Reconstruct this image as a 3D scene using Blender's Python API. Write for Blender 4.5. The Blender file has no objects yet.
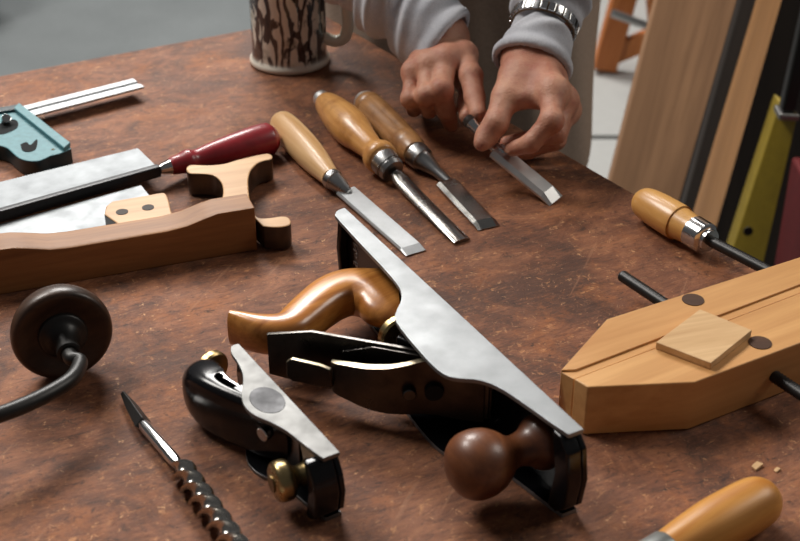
import bpy, bmesh, math, random
import numpy as np
from mathutils import Vector, Matrix, noise as mnoise
random.seed(4)
V = Vector
PI = math.pi
S = bpy.context.scene
COL = S.collection
BZ = 0.85                                   # height of the bench top
PITCH, F, H = math.radians(31.0), 1350.0, 0.62
sp, cp = math.sin(PITCH), math.cos(PITCH)
CAM = V((0, 0, BZ + H))
UP = V((0, 0, 1))

def ray(px, py):
    u, v = (px - 400) / F, (py - 270.5) / F
    return V((u, cp - v * sp, -(sp + v * cp)))
def at(px, py, z=0.0):                      # point of the place at height z above the bench top
    d = ray(px, py)
    return CAM + d * ((z - H) / d.z)
def at_y(px, py, y):                        # point of the place at distance y
    d = ray(px, py)
    return CAM + d * (y / d.y)
def proj(p):
    d = p - CAM
    zc = d.y * cp - d.z * sp
    yc = -d.y * sp - d.z * cp
    return (400 + F * d.x / zc, 270.5 + F * yc / zc)

# ------------------------------------------------------------------ materials
class NT:
    def __init__(s, name):
        s.m = bpy.data.materials.new(name); s.m.use_nodes = True
        s.t = s.m.node_tree; s.b = s.t.nodes['Principled BSDF']
    def n(s, typ, **kw):
        nd = s.t.nodes.new(typ)
        for k, v in kw.items():
            if k in nd.inputs.keys(): nd.inputs[k].default_value = v
            else: setattr(nd, k, v)
        return nd
    def l(s, a, b): s.t.links.new(a, b)
    def set(s, **kw):
        for k, v in kw.items(): s.b.inputs[k.replace('_', ' ')].default_value = v
    def grain(s, axis, keep=0.07):          # object coordinates squeezed along the grain
        tc = s.n('ShaderNodeTexCoord')
        d = s.n('ShaderNodeVectorMath', operation='DOT_PRODUCT'); d.inputs[1].default_value = axis
        s.l(tc.outputs['Object'], d.inputs[0])
        k = s.n('ShaderNodeMath', operation='MULTIPLY'); k.inputs[1].default_value = 1 - keep
        s.l(d.outputs['Value'], k.inputs[0])
        sc = s.n('ShaderNodeVectorMath', operation='SCALE'); sc.inputs[0].default_value = axis
        s.l(k.outputs[0], sc.inputs['Scale'])
        sub = s.n('ShaderNodeVectorMath', operation='SUBTRACT')
        s.l(tc.outputs['Object'], sub.inputs[0]); s.l(sc.outputs[0], sub.inputs[1])
        return sub.outputs[0]
    def obj(s): return s.n('ShaderNodeTexCoord').outputs['Object']
    def noise(s, vec, scale, detail=4, rough=.55, dist=0):
        nd = s.n('ShaderNodeTexNoise', Scale=scale, Detail=detail, Roughness=rough, Distortion=dist)
        s.l(vec, nd.inputs['Vector']); return nd.outputs['Fac']
    def ramp(s, fac, stops):
        r = s.n('ShaderNodeValToRGB'); e = r.color_ramp.elements
        while len(e) < len(stops): e.new(.5)
        for i, (p, c) in enumerate(stops):
            e[i].position = p
            e[i].color = (c if len(c) == 4 else (*c, 1)) if hasattr(c, '__len__') else (c, c, c, 1)
        s.l(fac, r.inputs['Fac']); return r.outputs['Color']
    def mix(s, fac, a, b, mode='MIX'):
        m = s.n('ShaderNodeMix', data_type='RGBA', blend_type=mode)
        for v, i in ((fac, 0), (a, 6), (b, 7)):
            if isinstance(v, (int, float)): m.inputs[i].default_value = v
            elif isinstance(v, tuple): m.inputs[i].default_value = (*v, 1)
            else: s.l(v, m.inputs[i])
        return m.outputs[2]
    def bump(s, h, strength=.2, dist=.001):
        b = s.n('ShaderNodeBump', Strength=strength, Distance=dist)
        s.l(h, b.inputs['Height']); s.l(b.outputs[0], s.b.inputs['Normal'])
def lin(r, g, b):
    f = lambda c: (c / 255 / 12.92) if c / 255 <= .04045 else ((c / 255 + .055) / 1.055) ** 2.4
    return (f(r), f(g), f(b))

def wood(name, dark, light, axis, scale=60, rough=.45, coat=0.0, spots=None):
    m = NT(name)
    axis = V(axis).normalized()
    g = m.grain(axis)
    a = m.noise(g, scale, 5, .6, .6)
    b = m.noise(g, scale * 4.5, 3, .6)
    c = m.ramp(a, [(.3, dark), (.68, light)])
    c = m.mix(m.ramp(b, [(.38, .35), (.55, 0.0)]), c, dark)
    if spots:
        s_ = m.noise(m.obj(), 26, 4, .65)
        c = m.mix(m.ramp(s_, [(.55, 0.0), (.72, .7)]), c, spots)
    m.l(c, m.b.inputs['Base Color'])
    m.set(Roughness=rough)
    if coat: m.set(Coat_Weight=coat, Coat_Roughness=.18)
    m.bump(b, .12, .0006)
    return m.m
def metal(name, col, rough=.3, var=.1, axis=None, metallic=1.0, scratch=None):
    m = NT(name)
    vec = m.grain(V(axis).normalized(), .03) if axis is not None else m.obj()
    a = m.noise(vec, 90 if axis is not None else 45, 5, .6)
    dk = tuple(c * (1 - var * 2.2) for c in col)
    c = m.ramp(a, [(.3, dk), (.65, col)])
    if scratch:
        s_ = m.noise(m.obj(), 30, 5, .7)
        c = m.mix(m.ramp(s_, [(.5, 0.0), (.75, .65)]), c, scratch)
    m.l(c, m.b.inputs['Base Color'])
    r = m.ramp(a, [(.25, rough + .1), (.75, max(.03, rough - .08))])
    m.l(r, m.b.inputs['Roughness']); m.set(Metallic=metallic)
    return m.m
def plain(name, col, rough=.5, bump=0, scale=200, coat=0, var=.12, metallic=0):
    m = NT(name)
    a = m.noise(m.obj(), scale, 4, .6)
    c = m.ramp(a, [(.3, tuple(x * (1 - var) for x in col)), (.7, tuple(min(1, x * (1 + var)) for x in col))])
    m.l(c, m.b.inputs['Base Color']); m.set(Roughness=rough, Metallic=metallic)
    if coat: m.set(Coat_Weight=coat, Coat_Roughness=.12)
    if bump: m.bump(a, bump, .0008)
    return m.m

# ------------------------------------------------------------------ mesh helpers
def newbm(): return bmesh.new()
def finish(bm, bevel=0, seg=3, ang=35):
    bmesh.ops.remove_doubles(bm, verts=bm.verts, dist=1e-6)
    bmesh.ops.recalc_face_normals(bm, faces=bm.faces)
    if bevel:
        es = [e for e in bm.edges if len(e.link_faces) == 2 and e.calc_face_angle(0) > math.radians(30)]
        bmesh.ops.bevel(bm, geom=es, offset=bevel, segments=seg, profile=.5, affect='EDGES', clamp_overlap=True)
        bmesh.ops.recalc_face_normals(bm, faces=bm.faces)
    for f in bm.faces: f.smooth = True
    for e in bm.edges:
        if len(e.link_faces) == 2 and e.calc_face_angle(0) > math.radians(ang): e.smooth = False
    return bm
def rootloc(p):
    while p.parent: p = p.parent
    return p.location.copy()
def obj(name, bm, mat, parent=None, loc=None, bevel=0, seg=3, ang=35, pick=None):
    finish(bm, bevel, seg, ang)
    L = rootloc(parent) if parent else (V(loc) if loc is not None else V((0, 0, 0)))
    for v in bm.verts: v.co -= L
    me = bpy.data.meshes.new(name)
    mats = mat if isinstance(mat, (list, tuple)) else [mat]
    if pick:
        bm.normal_update()
        for f in bm.faces: f.material_index = pick(f.normal, f.calc_center_median() + L)
    bm.to_mesh(me); bm.free()
    for m in mats: me.materials.append(m)
    o = bpy.data.objects.new(name, me); COL.objects.link(o)
    if parent: o.parent = parent
    else: o.location = L
    if bevel:
        wn = o.modifiers.new('wn', 'WEIGHTED_NORMAL'); wn.keep_sharp = True; wn.weight = 90
    return o
def tag(o, label=None, cat=None, group=None, kind=None):
    if label: o['label'] = label
    if cat: o['category'] = cat
    if group: o['group'] = group
    if kind: o['kind'] = kind
    return o
def thing(name, label, cat, loc, group=None):
    o = bpy.data.objects.new(name, None); COL.objects.link(o)
    o.location = loc; o.empty_display_size = .02
    return tag(o, label, cat, group)

def prism(bm, pts, vec):
    vec = V(vec)
    a = [bm.verts.new(V(p)) for p in pts]; b = [bm.verts.new(V(p) + vec) for p in pts]
    n = len(pts)
    bm.faces.new(a); bm.faces.new(b[::-1])
    for i in range(n): bm.faces.new((a[i], b[i], b[(i + 1) % n], a[(i + 1) % n]))
    return bm
def frame(o, x, z):
    """point maker for an oriented frame: x along, z up-ish, y = z cross x"""
    x = V(x).normalized(); z = (V(z) - x * V(z).dot(x)).normalized(); y = z.cross(x)
    return lambda a, b, c: V(o) + x * a + y * b + z * c
def box(bm, P, x0, x1, y0, y1, z0, z1):
    return prism(bm, [P(x0, y0, z0), P(x1, y0, z0), P(x1, y1, z0), P(x0, y1, z0)], P(0, 0, z1 - z0) - P(0, 0, 0))
def perp(d):
    d = V(d).normalized()
    u = d.cross(UP)
    if u.length < .05: u = d.cross(V((1, 0, 0)))
    u.normalize(); return u, u.cross(d).normalized()
def lathe(bm, prof, o, d, seg=40, flat=None):
    """prof: (distance along d, radius)"""
    d = V(d).normalized(); u, w = perp(d); o = V(o)
    rings = []
    for t, r in prof:
        c = o + d * t
        if r < 1e-6: rings.append([bm.verts.new(c)])
        else:
            ring = []
            for k in range(seg):
                a = 2 * PI * k / seg
                rr = r * (flat(a, t) if flat else 1)
                ring.append(bm.verts.new(c + (u * math.cos(a) + w * math.sin(a)) * rr))
            rings.append(ring)
    for A, B in zip(rings, rings[1:]):
        if len(A) == 1 and len(B) == 1: continue
        for k in range(seg):
            q = (k + 1) % seg
            if len(A) == 1: bm.faces.new((A[0], B[k], B[q]))
            elif len(B) == 1: bm.faces.new((A[k], B[0], A[q]))
            else: bm.faces.new((A[k], B[k], B[q], A[q]))
    for R_ in (rings[0], rings[-1]):
        if len(R_) > 1: bm.faces.new(R_)
    return bm
def smooth_prof(pts, n=8):
    """Catmull-Rom through tuples"""
    pts = [tuple(p) for p in pts]; out = []
    for i in range(len(pts) - 1):
        p0 = pts[max(0, i - 1)]; p1 = pts[i]; p2 = pts[i + 1]; p3 = pts[min(len(pts) - 1, i + 2)]
        for k in range(n):
            t = k / n
            out.append(tuple(.5 * (2 * b + (c - a) * t + (2 * a - 5 * b + 4 * c - d) * t * t + (3 * b - a - 3 * c + d) * t ** 3)
                             for a, b, c, d in zip(p0, p1, p2, p3)))
    out.append(pts[-1]); return out
def tube(bm, path, rad, seg=18, sec=None, ref=UP, caps=True):
    """sweep; rad: number or list of (ry, rz) / r; sec(a) optional superellipse"""
    path = [V(p) for p in path]; rings = []
    n = len(path)
    prev = None
    for i, p in enumerate(path):
        d = (path[min(n - 1, i + 1)] - path[max(0, i - 1)]).normalized()
        if prev is None:
            u = d.cross(ref)
            if u.length < .05: u = d.cross(V((0, 1, 0)))
            u.normalize()
        else:
            u = (prev - d * prev.dot(d)).normalized()
        prev = u
        w = u.cross(d).normalized()
        r = rad[i] if isinstance(rad, list) else rad
        ry, rz = r if isinstance(r, (list, tuple)) else (r, r)
        ring = []
        for k in range(seg):
            a = 2 * PI * k / seg
            ca, sa = math.cos(a), math.sin(a)
            if sec:
                e = sec
                ca = math.copysign(abs(ca) ** e, ca); sa = math.copysign(abs(sa) ** e, sa)
            ring.append(bm.verts.new(p + u * ca * ry + w * sa * rz))
        rings.append(ring)
    for A, B in zip(rings, rings[1:]):
        for k in range(seg):
            q = (k + 1) % seg
            bm.faces.new((A[k], A[q], B[q], B[k]))
    if caps:
        bm.faces.new(rings[0][::-1]); bm.faces.new(rings[-1])
    return bm
def disc(bm, c, d, r, h, seg=28): return lathe(bm, [(0, r), (h, r)], c, d, seg)

# signed-distance modelling (hands, figure, clothes)
def s_cap(P, a, b, r1, r2):
    a = np.array(a, np.float32); b = np.array(b, np.float32); ba = b - a
    h = np.clip(((P - a) @ ba) / float(ba @ ba), 0, 1)
    return np.linalg.norm(P - a - h[..., None] * ba, axis=-1) - (r1 + (r2 - r1) * h)
def smin(a, b, k):
    h = np.clip(.5 + .5 * (b - a) / k, 0, 1)
    return b * (1 - h) + a * h - k * h * (1 - h)
def grid(lo, hi, st):
    ax = [np.arange(lo[i], hi[i] + st, st, dtype=np.float32) for i in range(3)]
    return np.stack(np.meshgrid(*ax, indexing='ij'), -1)
def nets(P, D, st):
    """surface nets -> verts, quads"""
    lo = P[0, 0, 0]; ins = D < 0
    nx, ny, nz = D.shape
    acc = np.zeros((nx - 1, ny - 1, nz - 1, 3), np.float32); cnt = np.zeros((nx - 1, ny - 1, nz - 1), np.float32)
    import itertools
    for a in range(3):
        o1, o2 = [i for i in range(3) if i != a]
        for i, j in itertools.product((0, 1), repeat=2):
            off = [0, 0, 0]; off[o1] = i; off[o2] = j
            sl0 = tuple(slice(off[q], off[q] + D.shape[q] - 1) for q in range(3))
            off1 = list(off); off1[a] += 1
            sl1 = tuple(slice(off1[q], off1[q] + D.shape[q] - 1) for q in range(3))
            d0, d1 = D[sl0], D[sl1]
            cr = (d0 < 0) != (d1 < 0)
            t = np.where(cr, d0 / np.where(cr, d0 - d1, 1), 0)
            for q in range(3):
                acc[..., q] += np.where(cr, (t if q == a else off[q]), 0)
            cnt += cr
    act = cnt > 0
    idx = -np.ones(act.shape, np.int64); idx[act] = np.arange(act.sum())
    ii = np.stack(np.nonzero(act), -1)
    verts = lo + (ii + acc[act] / cnt[act][:, None]) * st
    quads = []
    for a in range(3):
        o1, o2 = [(1, 2), (2, 0), (0, 1)][a]
        s0 = [slice(1, -1)] * 3; s1 = [slice(1, -1)] * 3
        s0[a] = slice(0, D.shape[a] - 1); s1[a] = slice(1, D.shape[a])
        i0, i1 = ins[tuple(s0)], ins[tuple(s1)]
        for flip in (False, True):
            m = (i0 & ~i1) if not flip else (~i0 & i1)
            c = np.stack(np.nonzero(m), -1)
            for q in range(3):
                if q != a: c[:, q] += 1
            def cell(d1, d2):
                e = c.copy(); e[:, o1] += d1; e[:, o2] += d2
                return idx[e[:, 0], e[:, 1], e[:, 2]]
            q4 = np.stack([cell(-1, -1), cell(0, -1), cell(0, 0), cell(-1, 0)], -1)
            if flip: q4 = q4[:, ::-1]
            quads.append(q4)
    return verts, np.concatenate(quads)
def sdf_obj(name, pieces, mat, parent, smooth_it=2):
    """pieces: list of (verts, quads) joined into one mesh"""
    L = np.array(rootloc(parent)); vs, fs, n = [], [], 0
    for v, q in pieces:
        vs.append(v - L); fs.append(q + n); n += len(v)
    me = bpy.data.meshes.new(name)
    me.from_pydata(np.concatenate(vs).tolist(), [], np.concatenate(fs).tolist())
    bm = bmesh.new(); bm.from_mesh(me)
    for _ in range(smooth_it): bmesh.ops.smooth_vert(bm, verts=bm.verts, factor=.5, use_axis_x=True, use_axis_y=True, use_axis_z=True)
    bmesh.ops.recalc_face_normals(bm, faces=bm.faces)
    for f in bm.faces: f.smooth = True
    bm.to_mesh(me); bm.free()
    me.materials.append(mat)
    o = bpy.data.objects.new(name, me); COL.objects.link(o); o.parent = parent
    return o

#%%MATS
# ------------------------------------------------------------------ camera, light
def setup():
    cam = bpy.data.cameras.new('camera'); co = bpy.data.objects.new('camera', cam); COL.objects.link(co)
    co.location = CAM; co.rotation_euler = (PI / 2 - PITCH, 0, 0)
    cam.sensor_width = 36; cam.lens = F / 800 * 36; cam.clip_start = .01
    cam.dof.use_dof = True; cam.dof.focus_distance = 1.14; cam.dof.aperture_fstop = 9.0
    S.camera = co
    vs = S.view_settings
    vs.view_transform = 'Standard'; vs.look = 'None'; vs.gamma = 1; vs.exposure = EXPOSURE; vs.use_curve_mapping = False
    w = bpy.data.worlds.new('world'); S.world = w; w.use_nodes = True
    bg = w.node_tree.nodes['Background']; bg.inputs[0].default_value = (*WORLD[0], 1); bg.inputs[1].default_value = WORLD[1]
    for nm, loc, tgt, sx, sy, en, col in LAMPS:
        ld = bpy.data.lights.new(nm, 'AREA'); ld.shape = 'RECTANGLE'; ld.size = sx; ld.size_y = sy; ld.energy = en; ld.color = col
        lo = bpy.data.objects.new(nm, ld); COL.objects.link(lo); lo.location = loc
        lo.rotation_euler = (V(tgt) - V(loc)).to_track_quat('-Z', 'Y').to_euler()
EXPOSURE = 0.0
WORLD = ((.88, .86, .86), .085)
LAMPS = [('offscreen_light', (-1.9, 2.2, 3.5), (0, 1.05, BZ), 1.2, 1.0, 95, (1.0, .955, .90)),  # unseen overhead key lamp, no window built for it
         ('offscreen_light', (-.75, 4.6, 4.0), (0, 1.15, BZ), 1.8, 1.3, 225, (1.0, .97, .93)),
         ('offscreen_light', (2.6, 1.6, 3.0), (.1, 1.3, BZ), 1.2, 1.0, 30, (1.0, .94, .86))]  # weak fill lamp added on the right for highlights
setup()

# ------------------------------------------------------------------ the room
C = at(324.5, 14); uB = (at(0, 75) - C); uB.z = 0; uB.normalize()
vB = (at(747, 257) - C); vB.z = 0; vB.normalize()
GR = tuple(uB)
def floor_mat():
    m = NT('concrete'); o = m.obj()
    a = m.noise(o, 1.3, 5, .6); b = m.noise(o, 60, 4, .7)
    c = m.ramp(a, [(.3, lin(100, 105, 106)), (.7, lin(126, 131, 132))])
    c = m.mix(m.ramp(b, [(.3, .25), (.6, 0.0)]), c, lin(90, 94, 96))
    m.l(c, m.b.inputs['Base Color']); m.set(Roughness=.6); m.bump(b, .1)
    return m.m
bm = newbm(); prism(bm, [(-5, -1, -.1), (5, -1, -.1), (5, 8, -.1), (-5, 8, -.1)], (0, 0, .1))
tag(obj('floor', bm, floor_mat()), 'grey concrete workshop floor beyond the bench', 'floor', kind='structure')

# workbench
def bench_mat():
    m = NT('old_bench_wood'); g = m.grain(uB, .06); o = m.obj()
    g4 = m.grain(uB, .5)
    a = m.noise(g4, 24, 10, .78, .8); fine = m.noise(m.grain(uB, .16), 260, 8, .85); blot = m.noise(o, 5.5, 9, .74, .6); blot2 = m.noise(o, 15, 9, .8)
    c = m.ramp(a, [(.32, lin(68, 37, 22)), (.48, lin(122, 74, 48)), (.66, lin(160, 104, 70))])
    c = m.mix(m.ramp(blot, [(.47, 0.0), (.58, .85)]), c, lin(72, 43, 30))
    c = m.mix(m.ramp(blot2, [(.52, 0.0), (.64, .6)]), c, lin(162, 98, 54))
    c = m.mix(m.ramp(fine, [(.36, .8), (.47, 0.0)]), c, lin(46, 26, 17))
    c = m.mix(m.ramp(fine, [(.54, 0.0), (.66, .5)]), c, lin(172, 120, 84))
    fl = m.noise(m.grain(uB, .7), 110, 8, .85, .5)
    c = m.mix(m.ramp(fl, [(.585, 0.0), (.625, .75)]), c, lin(196, 138, 90))
    c = m.mix(m.ramp(fl, [(.385, .8), (.435, 0.0)]), c, lin(52, 30, 20))
    g3 = m.grain((uB + vB * .8).normalized(), .05); sc = m.noise(g3, 150, 2, .5)
    c = m.mix(m.ramp(sc, [(.69, 0.0), (.74, .25)]), c, lin(178, 130, 96))
    sk = m.noise(o, 135, 7, .82, .6)
    c = m.mix(m.ramp(sk, [(.610, 0.0), (.645, .9)]), c, lin(218, 166, 118))
    m.l(c, m.b.inputs['Base Color'])
    m.set(Specular_IOR_Level=.4); r = m.ramp(blot2, [(.3, .52), (.7, .70)]); m.l(r, m.b.inputs['Roughness'])
    mx = m.n('ShaderNodeMath', operation='ADD'); m.l(fine, mx.inputs[0]); m.l(sk, mx.inputs[1])
    m.bump(mx.outputs[0], .6, .0014)
    return m.m
MB_ = bench_mat()
bench = thing('workbench', 'old dark brown workbench covered with hand tools', 'workbench', (C.x, C.y, 0))
LU, LV = 1.75, 1.9
def onb(a, b, z): return C + uB * a + vB * b + UP * z
bm = newbm(); prism(bm, [onb(0, 0, -.06), onb(LU, 0, -.06), onb(LU, LV, -.06), onb(0, LV, -.06)], (0, 0, .06))
obj('benchtop', bm, MB_, bench, bevel=.005)
mleg = wood('bench_frame_wood', lin(60, 40, 28), lin(104, 74, 52), (0, 0, 1), 40, .6)
for a, b in ((.06, .06), (LU - .16, .06), (LU - .16, LV - .16), (.06, LV - .16)):
    bm = newbm(); prism(bm, [onb(a, b, -BZ), onb(a + .1, b, -BZ), onb(a + .1, b + .1, -BZ), onb(a, b + .1, -BZ)], (0, 0, BZ - .06))
    obj('leg', bm, mleg, bench, bevel=.004)
for q in ((.08, .08, LU - .08, .11), (.08, LV - .11, LU - .08, LV - .08), (.08, .08, .11, LV - .08), (LU - .11, .08, LU - .08, LV - .08)):
    bm = newbm(); a0, b0, a1, b1 = q
    prism(bm, [onb(a0, b0, -.18), onb(a1, b0, -.18), onb(a1, b1, -.18), onb(a0, b1, -.18)], (0, 0, .12))
    obj('apron_rail', bm, mleg, bench, bevel=.003)

# shared materials
STEEL = STEEL0 = metal('ground_steel', (.30, .312, .32), .56, .025, scratch=(.275, .287, .294))
BRIGHT = metal('polished_steel', (.70, .70, .70), .16, .08)
GREYSTEEL = metal('grey_steel', (.42, .42, .42), .32, .12)
DARKSTEEL = metal('dark_steel', (.10, .095, .09), .35, .2)
CAPMETAL = metal('aged_nickel', (.11, .10, .09), .33, .2)
JAPAN = plain('black_japanning', (.004, .004, .005), .22, .1, 120, coat=.1)
JAPAN.node_tree.nodes['Principled BSDF'].inputs['Specular IOR Level'].default_value = .32
BLACKIRON = plain('blackened_iron', (.014, .013, .012), .42, .15, 150, metallic=.2)
BRASS = metal('old_brass', (.46, .34, .16), .30, .14, scratch=(.25, .18, .09))
CREAMEDGE = metal('worn_bronze', (.55, .47, .33), .35, .12)
#%%TOOLS
# ------------------------------------------------------------------ bench plane lying on its side
def plane_frame(a, b, W):
    A, B = at(*a, W), at(*b, W)
    l = (B - A); L = l.length; l.normalize(); h = V((l.y, -l.x, 0))
    if h.y > 0: h = -h
    O = A - UP * W
    return (lambda x, y, z: O + l * x + h * y + UP * z), L, l, h
def cheeks(T, outline, P, h, W, t):
    bm = newbm(); prism(bm, [P(x, y, W - t) for x, y in outline], (0, 0, t))
    obj('cheek', bm, [STEEL, JAPAN], T, bevel=.0006, seg=2, pick=lambda n, c: 1 if n.z < -.5 else 0)
    bm = newbm(); prism(bm, [P(x, y, 0) for x, y in outline], (0, 0, t))
    obj('cheek', bm, [STEEL, JAPAN], T, bevel=.0006, seg=2, pick=lambda n, c: 1 if n.z > .5 else 0)

W = .072
P, L, l, h = plane_frame((347, 207), (584, 429), W)
T = thing('bench_plane', 'large metal bench plane lying on its side, wooden handle and round knob', 'hand plane', P(.18, .04, 0))
ol = smooth_prof([(.0, .002), (.001, .009), (.006, .0142), (.014, .0160), (.06, .0183), (.10, .0197), (.125, .0212), (.141, .0240), (.154, .031), (.164, .040), (.178, .0478),
                  (.218, .0512), (.246, .0512), (.259, .0465), (.271, .0315), (.287, .0238), (.310, .0192), (.336, .0150), (L - .002, .0125)], 4) + [(L, .012), (L, 0)]
cheeks(T, ol, P, h, W, .0036)
bm = newbm()
sole = [(.006, .0036), (.0, .012), (-.003, W / 2), (0, W - .012), (.006, W - .0036), (L - .004, W - .0036), (L + .005, W - .012), (L + .009, W / 2), (L + .005, .012), (L - .004, .0036)]
prism(bm, [P(x, 0, z) for x, z in sole], h * .0042)
obj('sole', bm, [JAPAN, STEEL], T, bevel=.0008, seg=2, pick=lambda n, c: 1 if n.dot(h) < -.6 else 0)
# toe wall and raised ribs of the casting
bm = newbm()
prism(bm, [P(L - .004, 0.004, .0037), P(L + .005, .004, .012), P(L + .009, .004, W / 2), P(L + .005, .004, W - .012), P(L - .004, .004, W - .0037), P(L - .014, .004, W - .0037), P(L - .008, .004, W / 2), P(L - .014, .004, .0037)], h * .012)
obj('toe_rim', bm, JAPAN, T, bevel=.002)
bm = newbm()
prism(bm, [P(.006, .004, .0037), P(.001, .004, W / 2), P(.006, .004, W - .0037), P(.012, .004, W - .0037), P(.007, .004, W / 2), P(.012, .004, .0037)], h * .008)
obj('heel_rim', bm, JAPAN, T, bevel=.0015)
# cast mark inside the heel
txt = bpy.data.curves.new('mark', 'FONT'); txt.body = 'No 5'; txt.size = .011; txt.extrude = .0003; txt.align_x = 'CENTER'; txt.align_y = 'CENTER'
to = bpy.data.objects.new('tmp_mark', txt); COL.objects.link(to)
bpy.context.view_layer.update()
me = bpy.data.meshes.new_from_object(to.evaluated_get(bpy.context.evaluated_depsgraph_get())); bpy.data.objects.remove(to)
bm = newbm(); bm.from_mesh(me)
# raised letters on the inner sole, reading up the casting
X_, Y_ = -UP, l
for v in bm.verts: v.co = P(.024, .0043, W * .52) + X_ * v.co.x + Y_ * v.co.y * -1 + h * v.co.z
obj('cast_lettering', bm, GREYSTEEL, T)
# frog
bm = newbm(); prism(bm, [P(x, y, .008) for x, y in ((.156, .004), (.244, .004), (.238, .008), (.200, .045), (.184, .052), (.176, .03))], (0, 0, W - .016))
obj('frog', bm, JAPAN, T, bevel=.002)
# cutting iron, clipped top corners
d45 = (-.121, .118); ln = math.hypot(*d45); dv = (l * d45[0] + h * d45[1]) / ln; nv = (l * .118 + h * .121) / ln
def Q(s, o, w): return P(.252, -.0026, w) + dv * s + nv * o
def plate(name, outline, o0, th, mat, par=T, bevel=.0004):
    bm = newbm(); prism(bm, [Q(s, o0, w) for s, w in outline], nv * th); return obj(name, bm, mat, par, bevel=bevel, seg=2)
DARKIRON = metal('browned_iron', (.13, .12, .11), .3, .2)
iron = plate('cutting_iron', [(.0095, .0135), (.150, .0135), (.185, .017), (.185, .0535), (.149, .0628), (.0095, .0628)], 0, .003, DARKIRON)
plate('chip_breaker', [(.011, .0145), (.100, .0145), (.124, .022), (.124, .052), (.100, .0608), (.011, .0608)], .0032, .0025, DARKIRON)
# lever cap: hump profile swept across the width
st_ = smooth_prof([(.014, .0068, .0115, .0615, .0012), (.03, .0085, .0115, .0615, .003), (.048, .0092, .012, .061, .0045), (.060, .0118, .0125, .060, .0058), (.070, .0168, .0135, .058, .0064), (.082, .0218, .015, .056, .0066),
                   (.094, .0236, .0165, .0545, .0066), (.104, .0232, .018, .053, .0064), (.115, .0212, .020, .0515, .006), (.125, .0190, .022, .050, .005), (.129, .0165, .0235, .049, .004)], 4)
bm = newbm()
rows = [[bm.verts.new(Q(s_, o_, a_)), bm.verts.new(Q(s_, o_, b_)), bm.verts.new(Q(s_, o_ - t_, b_)), bm.verts.new(Q(s_, o_ - t_, a_))] for s_, o_, a_, b_, t_ in st_]
for R0, R1 in zip(rows, rows[1:]):
    for k in range(4): bm.faces.new((R0[k], R0[(k + 1) % 4], R1[(k + 1) % 4], R1[k]))
bm.faces.new(rows[0]); bm.faces.new(rows[-1])
cap = obj('lever_cap', bm, [CAPMETAL, CREAMEDGE], T, bevel=.0006, seg=2, pick=lambda n, c: 1 if abs(n.z) > .6 else 0)
bm = newbm()
prism(bm, [Q(.127, .0165, .028), Q(.136, .0165, .0275), Q(.159, .0165, .0275), Q(.163, .0165, .031), Q(.163, .0165, .044), Q(.159, .0165, .0475), Q(.136, .0180, .0475), Q(.127, .0190, .046)], nv * .0042)
obj('cam_lever', bm, [CAPMETAL, CREAMEDGE], cap, bevel=.001, pick=lambda n, c: 1 if abs(n.dot(nv)) < .5 else 0)
kc = Q(.061, .0128, .035)
bm = newbm(); disc(bm, kc + dv * -.009 + nv * -.004, nv + dv * -.40, .0068, .0050); obj('keyhole', bm, plain('dark_hole', (.006, .005, .005), .8), cap)
bm = newbm(); disc(bm, kc + dv * .008 + nv * .002, nv + dv * -.40, .0052, .0075)
obj('cap_screw', bm, DARKSTEEL, cap, bevel=.0012)
# adjusting wheel behind the frog and lateral lever
bm = newbm(); lathe(bm, [(0, .005), (0, .014), (.002, .0155), (.007, .0155), (.009, .014), (.009, .006), (.014, .004)], P(.158, .034, .042), -l, 32)
obj('adjusting_wheel', bm, BRASS, T)
bm = newbm(); tube(bm, [P(.176, .045, .036), P(.155, .072, .034), P(.136, .090, .032)], .0028, 12); obj('lateral_lever', bm, DARKSTEEL, T)
# rear handle
HW = wood('varnished_handle_wood', lin(142, 78, 26), lin(214, 146, 74), h + l * .2, 42, .32, coat=.4)
ctr = smooth_prof([(.097, .003, .040, .0135), (.093, .010, .038, .0145), (.080, .022, .0270, .0155), (.072, .036, .0220, .0165), (.074, .052, .0200, .0168), (.083, .070, .0182, .0165), (.093, .086, .0172, .0160),
                   (.1015, .100, .0158, .0158), (.101, .112, .0140, .0158), (.093, .124, .0112, .0160), (.081, .1345, .0075, .0160), (.0745, .1395, .0052, .0155)], 5)
bm = newbm(); tube(bm, [P(x, y, W / 2) for x, y, a, b in ctr], [(b, a) for x, y, a, b in ctr], 28, sec=.8, ref=l)
hd = obj('rear_handle', bm, HW, T, bevel=0, ang=50)
bm = newbm(); disc(bm, P(.096, .113, W / 2), h * .8 + l * .5, .0055, .010); obj('handle_nut', bm, BRASS, hd)
# front knob
KW = wood('knob_rosewood', lin(74, 36, 16), lin(128, 76, 42), l, 40, .42, coat=.2)
prof = smooth_prof([(.0, .0195), (.004, .020), (.009, .018), (.015, .0135), (.023, .0115), (.029, .0130), (.035, .0180), (.043, .0225), (.053, .0243), (.0625, .0228), (.070, .0168), (.0742, .0075), (.0748, .0)], 4)
bm = newbm(); lathe(bm, prof, P(.312, .0042, W / 2 + .001), h, 44)
kn = obj('front_knob', bm, KW, T)

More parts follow.
